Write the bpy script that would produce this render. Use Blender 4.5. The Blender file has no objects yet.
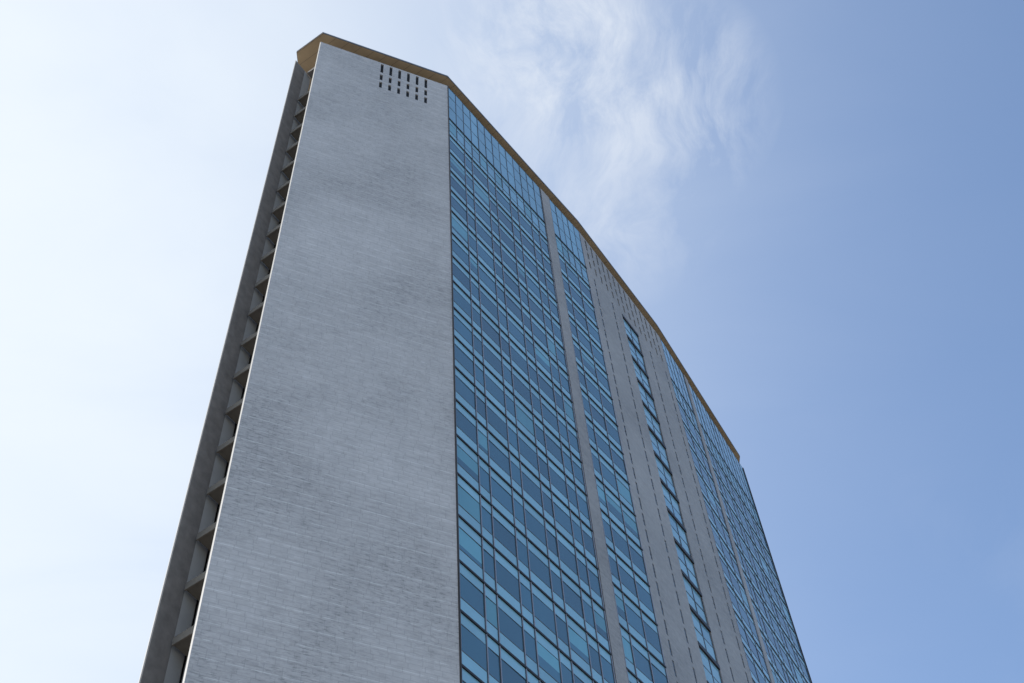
import bpy, math, random
from mathutils import Vector, Matrix
random.seed(7)
sc = bpy.context.scene
col = sc.collection
R = math.radians
ZO = 1.6                      # eye height above the paving
# ------------------------------------------------------------------ plan of the tower
AZ = R(59.43)
U = Vector((math.cos(AZ), math.sin(AZ)))          # along the building
N = Vector((-math.sin(AZ), math.cos(AZ)))         # across, towards the far side
A = Vector((-15.0, 41.28)); B = Vector((-3.86, 46.63)); C = Vector((7.72, 63.2))
D = Vector((15.52, 76.41)); E = Vector((24.44, 94.55))
GAP = 3.04
axis0 = A + N * (GAP / 2)                          # a point of the long axis
F = None
mid = (C + D) / 2
F = A + U * (2 * (mid - A).dot(U))                 # the other tip
def mir(p):                                        # mirror across the long axis
    return p - N * (2 * (p - axis0).dot(N))
TOP = 125.0 + ZO
ROOF = 127.2 + ZO
PITCH = 3.81
def floor_z(k): return 48.52 + PITCH * k + ZO      # k = 18 is the highest floor line
KS = list(range(-12, 19))
CEN = Vector(((axis0 + (mid - axis0).dot(U) * U).x, (axis0 + (mid - axis0).dot(U) * U).y, 0))

class Frame:
    def __init__(s, P, Q):
        s.P = P; s.L = (Q - P).length; s.d = (Q - P).normalized(); s.n = Vector((s.d.y, -s.d.x))
    def pt(s, a, o, z):
        v = s.P + s.d * a + s.n * o
        return (v.x - CEN.x, v.y - CEN.y, z)
fAB, fBC, fCD, fDE, fEF = Frame(A, B), Frame(B, C), Frame(C, D), Frame(D, E), Frame(E, F)

# ------------------------------------------------------------------ mesh helper
class MB:
    def __init__(s): s.v = []; s.f = []; s.uv = []; s.m = []; s.val = []
    def quad(s, pts, uvs=None, m=0, val=0.5):
        i = len(s.v); s.v += [tuple(p) for p in pts]; s.f.append(tuple(range(i, i + len(pts))))
        s.uv.append(uvs or [(p[0] + p[1], p[2]) for p in pts]); s.m.append(m); s.val.append(val)
    def box(s, fr, a0, a1, o0, o1, z0, z1, m=0, val=0.5):
        p = lambda a, o, z: fr.pt(a, o, z)
        s.quad([p(a0,o1,z0),p(a1,o1,z0),p(a1,o1,z1),p(a0,o1,z1)],[(a0,z0),(a1,z0),(a1,z1),(a0,z1)],m,val)
        s.quad([p(a1,o0,z0),p(a0,o0,z0),p(a0,o0,z1),p(a1,o0,z1)],[(a1,z0),(a0,z0),(a0,z1),(a1,z1)],m,val)
        s.quad([p(a0,o0,z0),p(a0,o1,z0),p(a0,o1,z1),p(a0,o0,z1)],[(o0,z0),(o1,z0),(o1,z1),(o0,z1)],m,val)
        s.quad([p(a1,o1,z0),p(a1,o0,z0),p(a1,o0,z1),p(a1,o1,z1)],[(o1,z0),(o0,z0),(o0,z1),(o1,z1)],m,val)
        s.quad([p(a0,o1,z1),p(a1,o1,z1),p(a1,o0,z1),p(a0,o0,z1)],[(a0,o1),(a1,o1),(a1,o0),(a0,o0)],m,val)
        s.quad([p(a0,o0,z0),p(a1,o0,z0),p(a1,o1,z0),p(a0,o1,z0)],[(a0,o0),(a1,o0),(a1,o1),(a0,o1)],m,val)
    def prism(s, poly, z0, z1, m=0, cap=True):     # poly: world xy, counter-clockwise
        P = [(q.x - CEN.x, q.y - CEN.y) for q in poly]; n = len(P); run = 0
        for i in range(n):
            a, b = P[i], P[(i + 1) % n]; l = math.hypot(b[0]-a[0], b[1]-a[1])
            s.quad([(*a,z0),(*b,z0),(*b,z1),(*a,z1)],[(run,z0),(run+l,z0),(run+l,z1),(run,z1)],m); run += l
        if cap:
            s.quad([(*q, z1) for q in P],[q for q in P],m)
            s.quad([(*q, z0) for q in reversed(P)],[q for q in reversed(P)],m)
    def build(s, name, mats, parent=None, bevel=0):
        me = bpy.data.meshes.new(name); me.from_pydata(s.v, [], s.f)
        if not isinstance(mats, (list, tuple)): mats = [mats]
        for x in mats: me.materials.append(x)
        ul = me.uv_layers.new(name='UVMap'); k = 0
        at = me.attributes.new('shade', 'FLOAT', 'FACE')
        for fi, uvs in enumerate(s.uv):
            at.data[fi].value = s.val[fi]
            me.polygons[fi].material_index = s.m[fi]
            for w in uvs: ul.data[k].uv = w; k += 1
        me.update()
        o = bpy.data.objects.new(name, me); col.objects.link(o)
        if parent: o.parent = parent
        return o

# ------------------------------------------------------------------ materials
def new_mat(name):
    m = bpy.data.materials.new(name); m.use_nodes = True
    nt = m.node_tree; nt.nodes.clear()
    out = nt.nodes.new('ShaderNodeOutputMaterial'); b = nt.nodes.new('ShaderNodeBsdfPrincipled')
    nt.links.new(b.outputs[0], out.inputs[0]); return m, nt, b
def nd(nt, t, **kw):
    n = nt.nodes.new(t)
    for k, v in kw.items(): setattr(n, k, v)
    return n
def math_n(nt, op, a, b=None, c=None, clamp=False):
    n = nd(nt, 'ShaderNodeMath', operation=op, use_clamp=clamp)
    for i, x in enumerate((a, b, c)):
        if x is None: continue
        if isinstance(x, (int, float)): n.inputs[i].default_value = x
        else: nt.links.new(x, n.inputs[i])
    return n.outputs[0]
def noise(nt, vec, scale, detail=3, rough=.55, sc3=None, dist=0):
    if sc3:
        mp = nd(nt, 'ShaderNodeMapping'); mp.inputs['Scale'].default_value = sc3; nt.links.new(vec, mp.inputs[0]); vec = mp.outputs[0]
    n = nd(nt, 'ShaderNodeTexNoise'); n.inputs['Scale'].default_value = scale; n.inputs['Detail'].default_value = detail
    n.inputs['Roughness'].default_value = rough; n.inputs['Distortion'].default_value = dist
    nt.links.new(vec, n.inputs['Vector']); return n.outputs[0]
def ramp(nt, fac, stops):
    r = nd(nt, 'ShaderNodeValToRGB'); el = r.color_ramp.elements
    while len(el) < len(stops): el.new(.5)
    for e_, (p, c) in zip(el, stops): e_.position = p; e_.color = (*c, 1) if len(c) == 3 else c
    nt.links.new(fac, r.inputs[0]); return r.outputs[0]
def mixc(nt, fac, a, b, mode='MIX'):
    n = nd(nt, 'ShaderNodeMix', data_type='RGBA', blend_type=mode)
    for sck, x in ((n.inputs[0], fac), (n.inputs[6], a), (n.inputs[7], b)):
        if isinstance(x, (int, float)): sck.default_value = x
        elif isinstance(x, tuple): sck.default_value = (*x, 1)
        else: nt.links.new(x, sck)
    return n.outputs[2]

def tile_mat(name, base, joint, dark, row=1.09, streak=1.0, joints=1.0):
    m, nt, b = new_mat(name)
    uv = nd(nt, 'ShaderNodeUVMap').outputs[0]
    sep = nd(nt, 'ShaderNodeSeparateXYZ'); nt.links.new(uv, sep.inputs[0]); u, v = sep.outputs[0], sep.outputs[1]
    # fine mosaic: each small tile its own shade
    cx = math_n(nt, 'FLOOR', math_n(nt, 'MULTIPLY', u, 1/.30)); cy = math_n(nt, 'FLOOR', math_n(nt, 'MULTIPLY', v, 1/.12))
    cmb = nd(nt, 'ShaderNodeCombineXYZ'); nt.links.new(cx, cmb.inputs[0]); nt.links.new(cy, cmb.inputs[1])
    wn = nd(nt, 'ShaderNodeTexWhiteNoise', noise_dimensions='2D'); nt.links.new(cmb.outputs[0], wn.inputs['Vector'])
    # course shade: every row of panels slightly different, and every panel
    ry = math_n(nt, 'FLOOR', math_n(nt, 'MULTIPLY', v, 1/(row/3)))
    wr = nd(nt, 'ShaderNodeTexWhiteNoise', noise_dimensions='1D'); nt.links.new(ry, wr.inputs['W'])
    px = math_n(nt, 'FLOOR', math_n(nt, 'MULTIPLY', math_n(nt, 'ADD', u, math_n(nt, 'MULTIPLY', wr.outputs[0], 1.7)), 1/1.7))
    cp = nd(nt, 'ShaderNodeCombineXYZ'); nt.links.new(px, cp.inputs[0]); nt.links.new(ry, cp.inputs[1])
    wp = nd(nt, 'ShaderNodeTexWhiteNoise', noise_dimensions='2D'); nt.links.new(cp.outputs[0], wp.inputs['Vector'])
    # long horizontal streaks and soft blotches of soot
    st = noise(nt, uv, 1.0, 6, .68, (0.8, 2.4, 1))
    st2 = noise(nt, uv, 1.0, 5, .68, (2.3, 8.5, 1))
    mot = noise(nt, uv, 1.3, 6, .7, (.8, 1.2, 1), .3)
    bl = noise(nt, uv, 0.09, 4, .55, None, .4)
    vs = noise(nt, uv, 1.0, 3, .55, (2.4, .10, 1))
    val = math_n(nt, 'ADD', .93, math_n(nt, 'MULTIPLY', math_n(nt, 'SUBTRACT', wn.outputs[0], .5), .10))
    val = math_n(nt, 'ADD', val, math_n(nt, 'MULTIPLY', math_n(nt, 'SUBTRACT', wp.outputs[0], .5), .055 * streak))
    val = math_n(nt, 'ADD', val, math_n(nt, 'MULTIPLY', math_n(nt, 'SUBTRACT', st, .5), .26 * streak))
    val = math_n(nt, 'ADD', val, math_n(nt, 'MULTIPLY', math_n(nt, 'SUBTRACT', st2, .5), .26 * streak))
    val = math_n(nt, 'ADD', val, math_n(nt, 'MULTIPLY', math_n(nt, 'SUBTRACT', bl, .5), .58))
    val = math_n(nt, 'ADD', val, math_n(nt, 'MULTIPLY', math_n(nt, 'SUBTRACT', mot, .5), .34))
    val = math_n(nt, 'ADD', val, math_n(nt, 'MULTIPLY', math_n(nt, 'SUBTRACT', vs, .5), .10))
    c0 = nd(nt, 'ShaderNodeRGB'); c0.outputs[0].default_value = (*base, 1)
    sc_ = nd(nt, 'ShaderNodeVectorMath', operation='SCALE'); nt.links.new(c0.outputs[0], sc_.inputs[0]); nt.links.new(val, sc_.inputs['Scale'])
    # sooty patches: broken, horizontal
    soot = math_n(nt, 'MULTIPLY', ramp(nt, st2, [(.50, (0,0,0)), (.66, (1,1,1))]), ramp(nt, bl, [(.40, (1,1,1)), (.62, (0,0,0))]))
    cc = mixc(nt, math_n(nt, 'MULTIPLY', soot, .7 * streak), sc_.outputs[0], dark)
    # pale mortar of the bigger courses, broken along its length
    fv = math_n(nt, 'FRACT', math_n(nt, 'MULTIPLY', math_n(nt, 'ADD', v, 0.30), 1/row))
    ln = math_n(nt, 'LESS_THAN', fv, .05 / row)
    br = noise(nt, uv, 1.0, 5, .7, (1.1, 0.9, 1))
    ln = math_n(nt, 'MULTIPLY', ln, ramp(nt, br, [(.40, (0,0,0)), (.58, (1,1,1))]))
    fv2 = math_n(nt, 'FRACT', math_n(nt, 'MULTIPLY', v, 3/row)); ln2 = math_n(nt, 'LESS_THAN', fv2, .09)
    br2 = noise(nt, uv, 1.0, 5, .7, (1.6, 3.1, 1))
    ln2 = math_n(nt, 'MULTIPLY', math_n(nt, 'MULTIPLY', ln2, ramp(nt, br2, [(.5, (0,0,0)), (.62, (1,1,1))])), .5)
    fu = math_n(nt, 'FRACT', math_n(nt, 'MULTIPLY', math_n(nt, 'ADD', u, math_n(nt, 'MULTIPLY', wr.outputs[0], 1.7)), 1/1.7)); ln3 = math_n(nt, 'MULTIPLY', math_n(nt, 'LESS_THAN', fu, .02), .15)
    lt = math_n(nt, 'MAXIMUM', math_n(nt, 'MAXIMUM', ln, ln2), ln3)
    cc = mixc(nt, math_n(nt, 'MULTIPLY', lt, .6 * joints), cc, joint)
    # grid of fine dark joints between the tiles
    gv = math_n(nt, 'LESS_THAN', math_n(nt, 'FRACT', math_n(nt, 'MULTIPLY', v, 1/.36)), .10)
    gr = nd(nt, 'ShaderNodeTexWhiteNoise', noise_dimensions='1D'); nt.links.new(math_n(nt, 'FLOOR', math_n(nt, 'MULTIPLY', v, 1/.36)), gr.inputs['W'])
    gu = math_n(nt, 'LESS_THAN', math_n(nt, 'FRACT', math_n(nt, 'ADD', math_n(nt, 'MULTIPLY', u, 1/.85), gr.outputs[0])), .05)
    cc = mixc(nt, math_n(nt, 'MULTIPLY', math_n(nt, 'MAXIMUM', gv, gu), .22 * streak), cc, dark)
    nt.links.new(cc, b.inputs['Base Color']); b.inputs['Roughness'].default_value = .55
    b.inputs['Specular IOR Level'].default_value = .35
    bp = nd(nt, 'ShaderNodeBump'); bp.inputs['Strength'].default_value = .25; bp.inputs['Distance'].default_value = .01
    nt.links.new(wn.outputs[0], bp.inputs['Height']); nt.links.new(bp.outputs[0], b.inputs['Normal'])
    return m

def plain_mat(name, c, rough=.6, metal=0, var=.12, scale=1.2, sc3=(1,1,1), spec=.5):
    m, nt, b = new_mat(name)
    g = nd(nt, 'ShaderNodeTexCoord').outputs['Object']
    n1 = noise(nt, g, scale, 5, .6, sc3)
    val = math_n(nt, 'ADD', 1 - var, math_n(nt, 'MULTIPLY', n1, 2 * var))
    c0 = nd(nt, 'ShaderNodeRGB'); c0.outputs[0].default_value = (*c, 1)
    s_ = nd(nt, 'ShaderNodeVectorMath', operation='SCALE'); nt.links.new(c0.outputs[0], s_.inputs[0]); nt.links.new(val, s_.inputs['Scale'])
    nt.links.new(s_.outputs[0], b.inputs['Base Color'])
    b.inputs['Roughness'].default_value = rough; b.inputs['Metallic'].default_value = metal; b.inputs['Specular IOR Level'].default_value = spec
    return m

def glass_mat(name, c, rough, var, ior=1.5, wob=.0015):
    m, nt, b = new_mat(name)
    at = nd(nt, 'ShaderNodeAttribute', attribute_name='shade').outputs['Fac']
    g = nd(nt, 'ShaderNodeTexCoord').outputs['Object']
    dirt = noise(nt, g, .6, 4, .6, (1, 1, .5))
    val = math_n(nt, 'ADD', 1 - var, math_n(nt, 'MULTIPLY', at, 2 * var))
    val = math_n(nt, 'MULTIPLY', val, math_n(nt, 'ADD', .88, math_n(nt, 'MULTIPLY', dirt, .24)))
    c0 = nd(nt, 'ShaderNodeRGB'); c0.outputs[0].default_value = (*c, 1)
    s_ = nd(nt, 'ShaderNodeVectorMath', operation='SCALE'); nt.links.new(c0.outputs[0], s_.inputs[0]); nt.links.new(val, s_.inputs['Scale'])
    nt.links.new(s_.outputs[0], b.inputs['Base Color'])
    b.inputs['Roughness'].default_value = rough; b.inputs['IOR'].default_value = ior
    nz = noise(nt, g, .8, 2, .5)
    bp = nd(nt, 'ShaderNodeBump'); bp.inputs['Strength'].default_value = 1; bp.inputs['Distance'].default_value = wob
    nt.links.new(nz, bp.inputs['Height']); nt.links.new(bp.outputs[0], b.inputs['Normal'])
    return m

M = {}
M['tile'] = tile_mat('grey mosaic tile', (.425, .418, .43), (.64, .65, .66), (.15, .155, .16), streak=1.15)
M['pier'] = tile_mat('grey mosaic tile of the piers', (.285, .28, .285), (.36, .36, .37), (.13, .125, .135), streak=1.25, joints=.25)
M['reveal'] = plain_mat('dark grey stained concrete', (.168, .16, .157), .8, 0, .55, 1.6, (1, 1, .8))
M['edge'] = plain_mat('pale stone edge', (.50, .48, .46), .7, 0, .1)
M['inner'] = plain_mat('light grey reveal', (.34, .35, .36), .6, 0, .15)  # lighter grey than the outer part of the reveal
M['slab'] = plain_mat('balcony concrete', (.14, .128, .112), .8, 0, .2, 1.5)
M['dark'] = plain_mat('dark opening', (.012, .013, .015), .5, 0, .2)
M['band'] = plain_mat('dark bronze metal', (.020, .016, .014), .45, .3, .2)
M['mull'] = plain_mat('anodised aluminium', (.27, .28, .33), .4, .35, .1, 3, (1, 1, .1))
M['frame'] = plain_mat('dark window frame', (.085, .09, .108), .4, .3, .1)
M['flank'] = plain_mat('dark gasket', (.035, .037, .045), .6, 0, .1)
M['glass'] = glass_mat('vision glass', (.030, .105, .165), .05, .30, 1.9)
M['blind'] = glass_mat('glass over a lowered blind', (.10, .27, .36), .08, .22, 1.6)
M['spandrel'] = glass_mat('blue enamelled glass', (.185, .365, .485), .10, .10, 1.65)
M['upper'] = glass_mat('pale blue upper glass', (.145, .31, .44), .08, .14, 1.7)
M['slot'] = glass_mat('slot glass', (.07, .12, .19), .1, .25, 1.7)
M['soffit'] = plain_mat('tan painted soffit', (.35, .262, .162), .75, 0, .32, .5)
def soffit_joints():
    m = M['soffit']; nt = m.node_tree; b = [n for n in nt.nodes if n.type == 'BSDF_PRINCIPLED'][0]
    src = b.inputs['Base Color'].links[0].from_socket
    g = nd(nt, 'ShaderNodeTexCoord').outputs['Object']; mp = nd(nt, 'ShaderNodeMapping'); mp.inputs['Rotation'].default_value = (0, 0, -AZ); nt.links.new(g, mp.inputs[0])
    sp = nd(nt, 'ShaderNodeSeparateXYZ'); nt.links.new(mp.outputs[0], sp.inputs[0])
    j = math_n(nt, 'LESS_THAN', math_n(nt, 'FRACT', math_n(nt, 'MULTIPLY', sp.outputs[0], 1/1.03)), .045)
    nt.links.new(mixc(nt, math_n(nt, 'MULTIPLY', j, .6), src, (.10, .08, .06)), b.inputs['Base Color'])
soffit_joints()
M['fascia'] = plain_mat('dark grey roof edge', (.10, .105, .12), .5, .2, .1)
M['deck'] = plain_mat('roof felt', (.12, .12, .12), .9)

# ------------------------------------------------------------------ the tower
tower = bpy.data.objects.new('tower', None); col.objects.link(tower); tower.location = CEN
tower['label'] = 'tall slab skyscraper with pale tiled tip, blue glass faces and a floating tan roof'
tower['category'] = 'skyscraper'
T = tower

# the two near tips and the two far ones, each a hollow wedge closed in plan
def tip(name_pt, corner, lbl=None):
    """corner: outer tip, name_pt: where the wall meets the glass"""
    sgnU = 1 if (name_pt - corner).dot(U) > 0 else -1
    side = 1 if (name_pt - axis0).dot(N) < 0 else -1       # 1: the side of the camera
    inw = N * side; al = U * sgnU
    d = (name_pt - corner).normalized()
    n_in = Vector((-d.y, d.x))
    if n_in.dot(inw) < 0: n_in = -n_in
    # tiled wall
    mb = MB(); w0 = MB()
    q = [corner, name_pt, name_pt + n_in * .4, corner + inw * .22 + al * .02]
    return q, inw, al
def ccw(poly):
    a = sum(p.x * q.y - q.x * p.y for p, q in zip(poly, poly[1:] + poly[:1]))
    return poly if a > 0 else list(reversed(poly))

def wall_part(frame, a0, a1, o0, o1, z0, z1, mat, name='wall', label=None):
    mb = MB(); mb.box(frame, a0, a1, o0, o1, z0, z1); o = mb.build(name, mat, T)
    if label: o['label'] = label
    return o

TIPH = [(5.95 + i * .855 - .135, 5.95 + i * .855 + .135, b + ZO, t + ZO) for i in range(6) for b, t in ((122.5, 124.7), (120.6, 121.93), (118.68, 120.07))]
def pierced(mb, fr, a0, a1, z0, z1, holes, dep=.25, back=-.4):
    """a wall front with rectangular holes cut through it, all sheets real"""
    xs = sorted({a0, a1, *[h[0] for h in holes], *[h[1] for h in holes]})
    hs = {}
    for i in range(len(xs) - 1):
        x0, x1 = xs[i], xs[i + 1]; xm = (x0 + x1) / 2
        hh = sorted([(h[2], h[3]) for h in holes if h[0] < xm < h[1] and h[3] > z0 and h[2] < z1])
        z = z0
        for (b, t) in hh + [(z1, z1)]:
            if b > z: mb.quad([fr.pt(x0,0,z),fr.pt(x1,0,z),fr.pt(x1,0,b),fr.pt(x0,0,b)],[(x0,z),(x1,z),(x1,b),(x0,b)])
            z = max(z, t)
    for x0, x1, b, t in holes:
        p = fr.pt
        mb.quad([p(x0,0,b),p(x0,-dep,b),p(x0,-dep,t),p(x0,0,t)][::-1],[(0,b),(dep,b),(dep,t),(0,t)][::-1])
        mb.quad([p(x1,0,b),p(x1,-dep,b),p(x1,-dep,t),p(x1,0,t)],[(0,b),(dep,b),(dep,t),(0,t)])
        mb.quad([p(x0,0,t),p(x1,0,t),p(x1,-dep,t),p(x0,-dep,t)],[(x0,0),(x1,0),(x1,dep),(x0,dep)])
        mb.quad([p(x0,0,b),p(x0,-dep,b),p(x1,-dep,b),p(x1,0,b)],[(x0,0),(x0,dep),(x1,dep),(x1,0)])
SPL = 2.15    # depth of the recess between the tips
for (tipc, glassc, lab) in ((A, B, 'pale tiled blank wall of the near tip with dark vent slots at the top'), (F, E, None), (mir(A), mir(B), None), (mir(F), mir(E), None)):
    q, inw, al = tip(glassc, tipc)
    d = (glassc - tipc).normalized(); L = (glassc - tipc).length
    e0 = tipc + inw * (.12 if (tipc - axis0).dot(N) < 0 else .045)
    n_in = Vector((-d.y, d.x));  n_in = n_in if n_in.dot(inw) > 0 else -n_in
    # wall slab: from tip to the glass corner, .4 thick, its tip end cut square to the axis
    mb = MB(); run = 0
    poly = [tipc, glassc, glassc + n_in * .4, tipc + d * .64 + n_in * .4, tipc + al * .012 + inw * .004]
    poly = ccw(poly)
    P = [(p.x - CEN.x, p.y - CEN.y) for p in poly]
    for i in range(len(P)):
        a, b = P[i], P[(i + 1) % len(P)]
        pa, pb = poly[i], poly[(i + 1) % len(P)]
        ua, ub = (pa - tipc).dot(d), (pb - tipc).dot(d)
        if lab and {tuple(pa), tuple(pb)} == {tuple(A), tuple(B)}:
            pierced(mb, fAB, 0, fAB.L, 0, TOP, TIPH, .13); continue
        mb.quad([(*a, 0), (*b, 0), (*b, TOP), (*a, TOP)], [(ua, 0), (ub, 0), (ub, TOP), (ua, TOP)])
    mb.quad([(*p, TOP) for p in P]); mb.quad([(*p, 0) for p in reversed(P)])
    o = mb.build('wall', M['tile'], T)
    if lab: o['label'] = lab
    # pale narrow end strip
    mb = MB(); mb.prism(ccw([tipc + al * .003 - al * .02, tipc + al * .06 + inw * 0, e0 + al * .06, e0 - al * .017]), 0, TOP + .002)
    mb.build('edge_strip', M['edge'], T)
    # dark reveal facing the recess
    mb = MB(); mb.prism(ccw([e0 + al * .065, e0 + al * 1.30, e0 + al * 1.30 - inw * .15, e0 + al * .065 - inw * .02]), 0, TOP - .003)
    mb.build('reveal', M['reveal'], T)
    mb = MB(); mb.prism(ccw([e0 + al * 1.304, e0 + al * SPL, e0 + al * SPL - inw * .2, e0 + al * 1.304 - inw * .18]), 0, TOP - .006)
    mb.build('reveal', M['inner'], T)['label'] = 'light grey inner strip of the reveal behind the balconies'

def end_recess(tipc, al, n_side):
    """back wall and balconies of the recess between two tips"""
    a = tipc + N * .20; b = tipc + N * (GAP - .20)
    fr = Frame(a, b)
    if fr.n.dot(al) > 0: fr = Frame(b, a)
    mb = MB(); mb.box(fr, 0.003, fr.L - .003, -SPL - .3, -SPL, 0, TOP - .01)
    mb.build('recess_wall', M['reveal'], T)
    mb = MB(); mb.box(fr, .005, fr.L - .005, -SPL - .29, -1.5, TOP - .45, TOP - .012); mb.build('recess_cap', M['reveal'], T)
    for k in KS:
        z = floor_z(k)
        if z > TOP - 3: continue
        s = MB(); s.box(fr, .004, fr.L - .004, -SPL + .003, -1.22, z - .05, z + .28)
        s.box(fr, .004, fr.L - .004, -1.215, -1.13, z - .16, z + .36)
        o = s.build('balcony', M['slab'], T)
        g = MB(); g.box(fr, .75, fr.L - .75, -SPL + .003, -SPL + .05, z + .30, z + 2.7)
        d_ = g.build('door', M['slot'], o)
end_recess(A, U, 1)
end_recess(F, -U, 1)

# ----- glass bays
def area_key(fr, a, z, w, h):
    x, y, zz = fr.pt(a, 0, z); v = Vector((x + CEN.x, y + CEN.y, zz - ZO)); r = v.length
    return w * h * abs(v.normalized().dot(Vector((fr.n.x, fr.n.y, 0)))) / r**2
windows = []     # (key, frame, a0, a1, z0, z1, kind)
slots = []

EDG_L = [0.12, 2.16, 3.20, 5.32, 6.40, 8.45, 9.58, 11.50, 12.60, 13.84]
EDG_R = [15.36, 16.42, 18.36, 20.16]
LBC = fBC.L
def flip(xs, L): return [L - x for x in reversed(xs)]
def fine(a, b, n): return [a + (b - a) * i / n for i in range(n + 1)]
bays = []
bays.append((fBC, EDG_L, fine(EDG_L[0], EDG_L[-1], 13)))
bays.append((fBC, EDG_R, fine(EDG_R[0], EDG_R[-1], 5)))
FE_A = [.05, 1.9, 3.9, 5.40]; FE_B = [6.50, 7.65, 8.75, 10.8, 11.9, 13.9, 15.0, 17.0, 18.1, fDE.L - .12]
bays.append((fDE, FE_A, fine(FE_A[0], FE_A[-1], 5)))
bays.append((fDE, FE_B, fine(FE_B[0], FE_B[-1], 13)))
for bi, (fr, ed, fi) in enumerate(bays):
    sp = MB()
    def panel(a0, a1, z0, z1):
        t = random.uniform(-.004, .004); t2 = random.uniform(-.003, .003); v = random.random()
        sp.quad([fr.pt(a0, -.02 + t, z0), fr.pt(a1, -.02 - t, z0), fr.pt(a1, -.02 - t + t2, z1), fr.pt(a0, -.02 + t + t2, z1)], None, 0, v)
    # backing
    sp.box(fr, ed[0] - .1, ed[-1] + .1, -.32, -.20, 0, TOP - .05, 1)
    for k in KS:
        z = floor_z(k); top_f = (k == 18); 
        if k == 18:
            for a0, a1 in zip(fi, fi[1:]):
                w0, w1, y0, y1 = a0 + .027, a1 - .027, z + .085, TOP - .01
                windows.append((area_key(fr, (a0+a1)/2, (y0+y1)/2, w1-w0, y1-y0), fr, w0, w1, y0, y1, 'tall', k))
            continue
        xs = fi if k == 17 else ed
        zt = floor_z(k + 1) - .07 if k < 18 else TOP
        lo, hi = z + 1.06, zt - .80
        for a0, a1 in zip(xs, xs[1:]):
            panel(a0 + .03, a1 - .03, z + .08, lo - .0); panel(a0 + .03, a1 - .03, hi, zt)
            windows.append((area_key(fr, (a0+a1)/2, (lo+hi)/2, a1-a0-.1, hi-lo), fr, a0 + .034, a1 - .034, lo, hi, 'pale' if k == 17 else 'std', k))
    sp.build('spandrel', [M['spandrel'], M['dark']], T)
    # mullions full height below the two top rows, short ones above
    for i, a in enumerate(ed):
        w = .030
        mb = MB(); mb.box(fr, a - w, a + w, -.03, .035 if bi < 2 else .014, 0, floor_z(17) - .09)
        dk = .028 if bi < 2 else .02
        for q0, q1 in ((a - w - dk, a - w - .001), (a + w + .001, a + w + dk)): mb.box(fr, q0, q1, -.035, .008, 0, floor_z(17) - .09, 1)  # dark bars along both edges of the mullion
        mb.build('mullion', [M['mull'], M['flank']], T)
    mb = MB()
    for a in fi: mb.box(fr, a - .025, a + .025, -.03, .012, floor_z(17) + .09, floor_z(18) - .09); mb.box(fr, a - .025, a + .025, -.03, .012, floor_z(18) + .09, TOP - .003)
    mb.build('upper_mullion_rack', M['frame'], T)
    for k in KS:
        mb = MB(); z = floor_z(k)
        mb.box(fr, ed[0] - .05, ed[-1] + .05, -.05, .06 if bi < 2 else .04, z - .078, z + .078); mb.build('floor_band', M['band'], T)
# dark corner strip beside the first bay, slim piers
for fr, a0, a1 in ((fBC, 0.005, .065), (fDE, fDE.L - .065, fDE.L - .005)):
    wall_part(fr, a0, a1, -.3, .09, 0, TOP - .01, M['band'], 'corner_post')
for fr, a0, a1 in ((fBC, 13.96, 15.27), (fDE, 5.47, 6.44)):
    wall_part(fr, a0, a1, -.4, .05, 0, TOP - .012, M['pier'], 'pier')

# ----- central tiled piers with the glass strip between
SA, SB = 6.32, 9.28
SLOTS = [1.35, 4.50, 11.42, 14.38]
VX = [1.04 + i * (fCD.L - 2.08) / 13 for i in range(14)]
VROW = [(122.45, 124.7), (120.6, 121.95), (118.7, 120.05)]
zst = floor_z(18) + .15          # head of the glass strip
allh = []
for x in VX:
    for b, t in VROW: allh.append((x - .14, x + .14, b + ZO, t + ZO))
sl = []
for x in SLOTS:
    for k in KS:
        z = floor_z(k)
        for b, t in ((-3.52, -2.05), (-1.63, -.15)):
            if z + b > .3: sl.append((x - .125, x + .125, z + b, z + t))
for (a0, a1, z0, z1) in ((.003, SA, 0, zst), (SB, fCD.L - .003, 0, zst), (.003, fCD.L - .003, zst, TOP)):
    mb = MB(); hs = [h for h in allh + sl if a0 <= h[0] and h[1] <= a1 and h[2] >= z0 and h[3] <= z1]
    pierced(mb, fCD, a0, a1, z0, z1, hs)
    mb.box(fCD, a0, a1, -.42, -.30, z0, z1)
    p = fCD.pt
    mb.quad([p(a0,0,z1),p(a1,0,z1),p(a1,-.42,z1),p(a0,-.42,z1)])
    mb.quad([p(a0,-.42,z0),p(a0,0,z0),p(a0,0,z1),p(a0,-.42,z1)]); mb.quad([p(a1,0,z0),p(a1,-.42,z0),p(a1,-.42,z1),p(a1,0,z1)])
    if z0 > 1: mb.quad([p(a1,0,z0),p(a0,0,z0),p(a0,-.42,z0),p(a1,-.42,z0)])
    mb.build('wall' if z0 > 1 else 'pier', M['pier'], T)
def vent(fr, x0, x1, b, t, out=-.20):
    mb = MB(); p = fr.pt
    mb.quad([p(x0,out,b),p(x1,out,b),p(x1,out,t),p(x0,out,t)])
    n = max(3, int((t - b) / .3))
    for i in range(n):
        z = b + (i + .5) * (t - b) / n; mb.box(fr, x0, x1, out + .01, out + .05, z - .012, z + .012)
    return mb.build('vent', M['dark'], T)
for h in allh: vent(fCD, *h)
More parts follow.
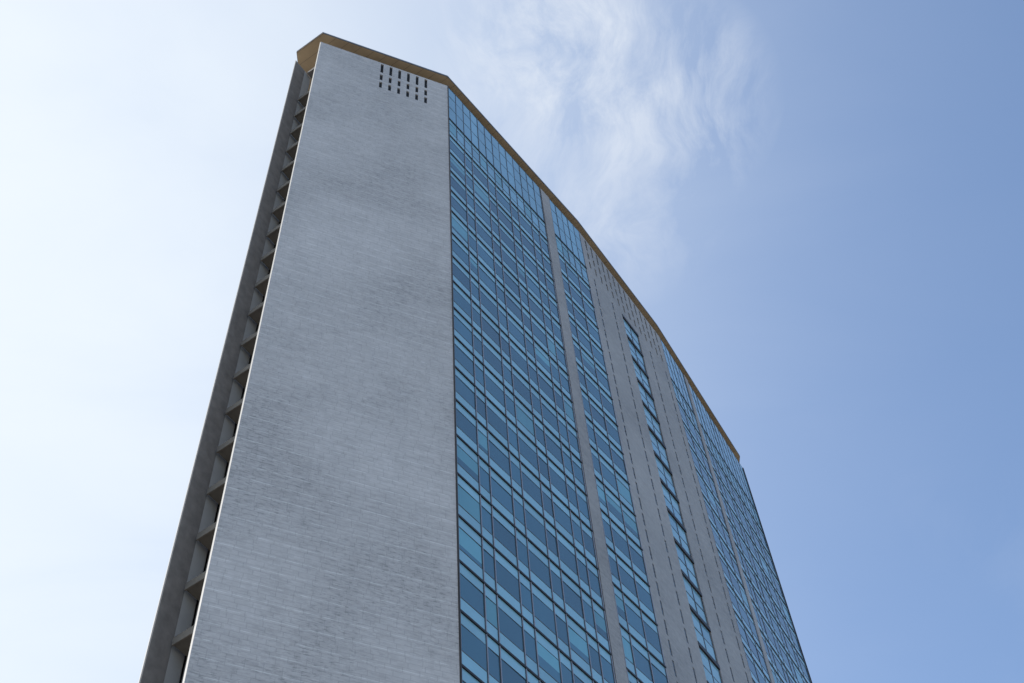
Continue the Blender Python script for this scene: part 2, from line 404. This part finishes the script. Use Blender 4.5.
# slot windows of the central piers
sl.sort(key=lambda h: -area_key(fCD, h[0], (h[2] + h[3]) / 2, .3, 1.5))
rest = MB()
for i, (x0, x1, b, t) in enumerate(sl):
    mb = MB() if i < 100 else rest; p = fCD.pt; v = random.random()
    mb.quad([p(x0,-.05,b),p(x1,-.05,b),p(x1,-.05,t),p(x0,-.05,t)], None, 0, v)
    mb.box(fCD, x0, x1, -.045, -.02, (b+t)/2 - .02, (b+t)/2 + .02, 1)
    if i < 100: mb.build('slot_window', [M['slot'], M['frame']], T)
o = rest.build('slot_window', [M['slot'], M['frame']], T); o['kind'] = 'stuff'
# glass strip
mb = MB(); mb.box(fCD, SA + .003, SB - .003, -.42, -.34, 0, zst - .003); mb.build('strip_backing', M['dark'], T)
for a in (SA + .05, (SA + SB) / 2, SB - .05):
    mb = MB(); mb.box(fCD, a - .035, a + .035, -.30, -.07, 0, zst - .01); mb.build('mullion', M['frame'], T)
for k in KS:
    z = floor_z(k)
    if k < 18 or True:
        mb = MB(); mb.box(fCD, SA + .012, SB - .012, -.28, .03, z - .24, z + .18); mb.build('strip_band', M['band'], T)
    if k == 18: continue
    for a0, a1 in ((SA + .085, (SA + SB) / 2 - .035), ((SA + SB) / 2 + .035, SB - .085)):
        for b, t in ((z + .19, z + 1.86), (z + 1.863, z + PITCH - .245)):
            windows.append((area_key(fCD, a0, b, a1 - a0, t - b), fCD, a0, a1, b, t, 'strip', k))

# ----- windows: the hundred that show largest one by one, the rest as one part
windows.sort(key=lambda w: -w[0])
rest_f, = (MB(),)
def win(mbf, mbp, w, pm):
    key, fr, a0, a1, z0, z1, kind, k = w
    o = -.08 if kind == 'strip' else 0
    fo, pi = o + .002, o - .022
    t = .035 if kind != 'tall' else .015
    mbf.box(fr, a0, a1, o - .09, fo, z1 - t, z1, 0); mbf.box(fr, a0, a1, o - .09, fo, z0, z0 + t * 1.3, 0)
    mbf.box(fr, a0, a0 + t, o - .09, fo - .003, z0 + t * 1.3, z1 - t, 0); mbf.box(fr, a1 - t, a1, o - .09, fo - .003, z0 + t * 1.3, z1 - t, 0)
    if kind == 'tall':
        for zz in (z0 + .38 * (z1 - z0), z0 + .72 * (z1 - z0)): mbf.box(fr, a0 + t, a1 - t, o - .08, o - .004, zz - .02, zz + .02, 0)
    x0, x1, y0, y1 = a0 + t, a1 - t, z0 + t * 1.3, z1 - t
    tl = random.uniform(-.010, .010); tv = random.uniform(-.010, .010); v = random.random()
    def face(b, c, m):
        f0 = (b - y0) / (y1 - y0); f1 = (c - y0) / (y1 - y0)
        mbp.quad([fr.pt(x0, pi + tl + tv * f0, b), fr.pt(x1, pi - tl + tv * f0, b), fr.pt(x1, pi - tl + tv * f1, c), fr.pt(x0, pi + tl + tv * f1, c)], None, m, v)
    G, BL, UP, SPm = pm
    if kind in ('tall',): face(y0, y1, UP)
    elif kind == 'pale': face(y0, y1, UP if random.random() < .6 else BL)
    elif kind == 'strip': face(y0, y1, SPm if random.random() < .8 else UP)
    else:
        r = random.random()
        if r < .89: face(y0, y1, G)
        elif r < .93: face(y0, y1, BL)
        else:
            c = y0 + (y1 - y0) * random.uniform(.15, .65); face(y0, c, G); face(c, y1, BL)
mats_p = [M['glass'], M['blind'], M['upper'], M['spandrel']]
for w in windows[:100]:
    f_ = MB(); p_ = MB(); win(f_, p_, w, (0, 1, 2, 3))
    fo = f_.build('window', M['frame'], T); p_.build('pane', mats_p, fo)
f_ = MB(); p_ = MB()
for w in windows[100:]: win(f_, p_, w, (0, 1, 2, 3))
# frames and panes of the small far windows together
base = len(f_.v)
f_.v += p_.v; f_.f += [tuple(i + base for i in q) for q in p_.f]; f_.uv += p_.uv; f_.m += [m + 1 for m in p_.m]; f_.val += p_.val
o = f_.build('window', [M['frame']] + mats_p, T); o['kind'] = 'stuff'

for h in TIPH: vent(fAB, *h, out=-.11)

# ----- far long side, plain
for fr in (Frame(mir(C), mir(B)), Frame(mir(E), mir(D))):
    mb = MB(); mb.box(fr, .01, fr.L - .01, -.35, -.02, 0, TOP - .03); o = mb.build('spandrel', M['spandrel'], T)
    for k in KS:
        mb = MB(); mb.box(fr, .01, fr.L - .01, -.02, .1, floor_z(k) - .085, floor_z(k) + .085)
        if k > 15: mb.build('floor_band', M['band'], T)
fr = Frame(mir(D), mir(C)); mb = MB(); mb.box(fr, .003, fr.L - .003, -.4, 0, 0, TOP - .02); mb.build('wall', M['pier'], T)

# ----- roof: deck, set-back wall, floating slab
out = [A, B, C, D, E, F, mir(F), mir(E), mir(D), mir(C), mir(B), mir(A)]
def inset(poly, r):
    n = len(poly); res = []
    for i in range(n):
        p0, p1, p2 = poly[i-1], poly[i], poly[(i+1) % n]
        d1 = (p1 - p0).normalized(); d2 = (p2 - p1).normalized()
        n1 = Vector((-d1.y, d1.x)); n2 = Vector((-d2.y, d2.x)); bs = (n1 + n2); bs = bs / bs.length
        res.append(p1 + bs * (r / max(.45, bs.dot(n1))))
    return res
body = [A + U*SPL + N*.3, B, C, D, E, F - U*SPL + N*.3, mir(F) - U*SPL - N*.3, mir(E), mir(D), mir(C), mir(B), mir(A) + U*SPL - N*.3]
mb = MB(); mb.prism(ccw(inset(ccw(body), .5)), TOP - 1.2, TOP - .9); mb.build('roof_deck', M['deck'], T)
core = ccw([A + U*9 - N*2.2 , C + N*3, D + N*3, F - U*9 - N*2.2, mir(F - U*9 - N*2.2), mir(D + N*3), mir(C + N*3), mir(A + U*9 - N*2.2)])
mb = MB(); mb.prism(core, TOP - .89, ROOF - .003); mb.build('rooftop_wall', M['inner'], T)
rp = ccw(inset(ccw(out), -.10))
mb = MB(); mb.prism(rp, ROOF + .012, ROOF + .30); rf = mb.build('roof', M['fascia'], T)
mb = MB(); mb.prism(ccw(inset(rp, .04)), ROOF, ROOF + .010); mb.build('soffit', M['soffit'], rf)['label'] = 'tan underside of the floating roof'

# ------------------------------------------------------------------ ground
def slab(name, x0, x1, y0, y1, z0, z1, mat, label=None):
    me = bpy.data.meshes.new(name)
    v = [(x, y, z) for z in (z0, z1) for x, y in ((x0,y0),(x1,y0),(x1,y1),(x0,y1))]
    me.from_pydata(v, [], [(3,2,1,0),(4,5,6,7),(0,1,5,4),(1,2,6,5),(2,3,7,6),(3,0,4,7)]); me.materials.append(mat)
    o = bpy.data.objects.new(name, me); col.objects.link(o); o['kind'] = 'structure'; return o
gm = plain_mat('pale city ground', (.20, .19, .175), .9, 0, .2, .02)
pm = plain_mat('stone paving', (.34, .32, .29), .85, 0, .15, .3)
slab('ground', -3000, 3000, -3000, 3000, -1.0, -.004, gm)
slab('pavement', -70, 90, -30, 150, -.003, .0, pm)

# ------------------------------------------------------------------ light
SUN_AZ, SUN_EL = R(166), R(40)
sd = Vector((math.cos(SUN_AZ) * math.cos(SUN_EL), math.sin(SUN_AZ) * math.cos(SUN_EL), math.sin(SUN_EL)))
ld = bpy.data.lights.new('sun', 'SUN'); ld.energy = 3.2; ld.angle = R(.53); ld.color = (1, .95, .88)
lo = bpy.data.objects.new('sun', ld); col.objects.link(lo); lo.rotation_euler = sd.to_track_quat('Z', 'Y').to_euler(); lo.location = (-60, -10, 200)

w = bpy.data.worlds.new('World'); sc.world = w; w.use_nodes = True
nt = w.node_tree; nt.nodes.clear()
outn = nd(nt, 'ShaderNodeOutputWorld'); bg = nd(nt, 'ShaderNodeBackground'); nt.links.new(bg.outputs[0], outn.inputs[0])
sky = nd(nt, 'ShaderNodeTexSky', sky_type='NISHITA'); sky.sun_disc = False
sky.sun_elevation = SUN_EL; sky.sun_rotation = R(90) - SUN_AZ      # rotation runs clockwise from +Y
sky.air_density = 1.0; sky.dust_density = .35; sky.ozone_density = 1.0; sky.altitude = 120
tc = nd(nt, 'ShaderNodeTexCoord').outputs['Generated']
nrm = nd(nt, 'ShaderNodeVectorMath', operation='NORMALIZE'); nt.links.new(tc, nrm.inputs[0]); dv = nrm.outputs[0]
def dot(v):
    n = nd(nt, 'ShaderNodeVectorMath', operation='DOT_PRODUCT'); nt.links.new(dv, n.inputs[0]); n.inputs[1].default_value = tuple(Vector(v).normalized()); return n.outputs['Value']
sp3 = nd(nt, 'ShaderNodeSeparateXYZ'); nt.links.new(dv, sp3.inputs[0])
zc = math_n(nt, 'MAXIMUM', sp3.outputs[2], .08)
pl = nd(nt, 'ShaderNodeCombineXYZ'); nt.links.new(math_n(nt, 'DIVIDE', sp3.outputs[0], zc), pl.inputs[0]); nt.links.new(math_n(nt, 'DIVIDE', sp3.outputs[1], zc), pl.inputs[1])
P2 = pl.outputs[0]
sund = dot(sd)
HAZE_COL = (3.6, 3.86, 4.08); CLOUD_COL = (3.2, 3.42, 3.75)
glow = math_n(nt, 'POWER', math_n(nt, 'MAXIMUM', sund, 0.0), 5.0)
mist = noise(nt, P2, 2.6, 6, .55, (1, 2.2, 1), .6)
veil = math_n(nt, 'MULTIPLY', glow, math_n(nt, 'ADD', .95, math_n(nt, 'MULTIPLY', mist, 1.9)))
veil = math_n(nt, 'SUBTRACT', 1.0, math_n(nt, 'POWER', 2.718, math_n(nt, 'MULTIPLY', veil, -2.45)), clamp=True)
c1 = mixc(nt, veil, sky.outputs[0], HAZE_COL)
# cirrus: fine fibres, thickest in one loose bank high over the tower
wn_ = nd(nt, 'ShaderNodeTexNoise'); wn_.inputs['Scale'].default_value = 5.5; wn_.inputs['Detail'].default_value = 3; nt.links.new(P2, wn_.inputs['Vector'])
wo = nd(nt, 'ShaderNodeVectorMath', operation='SUBTRACT'); nt.links.new(wn_.outputs['Color'], wo.inputs[0]); wo.inputs[1].default_value = (.5, .5, .5)
ws = nd(nt, 'ShaderNodeVectorMath', operation='SCALE'); nt.links.new(wo.outputs[0], ws.inputs[0]); ws.inputs['Scale'].default_value = .13
wa = nd(nt, 'ShaderNodeVectorMath', operation='ADD'); nt.links.new(P2, wa.inputs[0]); nt.links.new(ws.outputs[0], wa.inputs[1])
fib = noise(nt, wa.outputs[0], 1.0, 12, .66, (15, 7, 1), .25)
big = noise(nt, P2, 2.6, 4, .5, None, .5)
def bank(v, tight, soft):
    return ramp(nt, dot(v), [(tight, (0,0,0)), (soft, (1,1,1))])
m1 = bank((.045, .322, .945), .9985, .99985)
m2 = math_n(nt, 'MULTIPLY', bank((.075, .368, .927), .9985, 1.0), .7)
m3 = math_n(nt, 'MULTIPLY', bank((.118, .368, .922), .9991, 1.0), .6)
m4 = math_n(nt, 'MULTIPLY', bank((.083, .425, .901), .9980, 1.0), .4)
mk = math_n(nt, 'MAXIMUM', math_n(nt, 'MAXIMUM', m1, m2), math_n(nt, 'MAXIMUM', m3, m4))
dens = math_n(nt, 'MULTIPLY', ramp(nt, fib, [(.41, (0,0,0)), (.64, (1,1,1))]), mk)
thin = math_n(nt, 'MULTIPLY', ramp(nt, big, [(.5, (0,0,0)), (.85, (1,1,1))]), .2)
cl = math_n(nt, 'ADD', math_n(nt, 'MULTIPLY', dens, 1.0), math_n(nt, 'MULTIPLY', thin, ramp(nt, fib, [(.4, (0,0,0)), (.7, (1,1,1))])), clamp=True)
c2 = mixc(nt, cl, c1, CLOUD_COL)
nt.links.new(c2, bg.inputs[0]); bg.inputs[1].default_value = .10

# ------------------------------------------------------------------ camera
cd = bpy.data.cameras.new('camera'); cam = bpy.data.objects.new('camera', cd); col.objects.link(cam); sc.camera = cam
Fv = Vector((0, 0.51593357, 0.8566286)); Rv = Vector((0.9958029, 0.07840179, -0.04722013)); Uv = Vector((0.09152367, -0.85303324, 0.51376815))
cam.matrix_world = Matrix(((Rv.x, Uv.x, -Fv.x, 0), (Rv.y, Uv.y, -Fv.y, 0), (Rv.z, Uv.z, -Fv.z, ZO), (0, 0, 0, 1)))
cd.sensor_width = 36; cd.lens = 36 * 1391.7257 / 1024; cd.clip_end = 6000; cd.clip_start = .1
sc.view_settings.view_transform = 'Standard'; sc.view_settings.look = 'None'; sc.view_settings.gamma = 1
sc.view_settings.exposure = 1.35
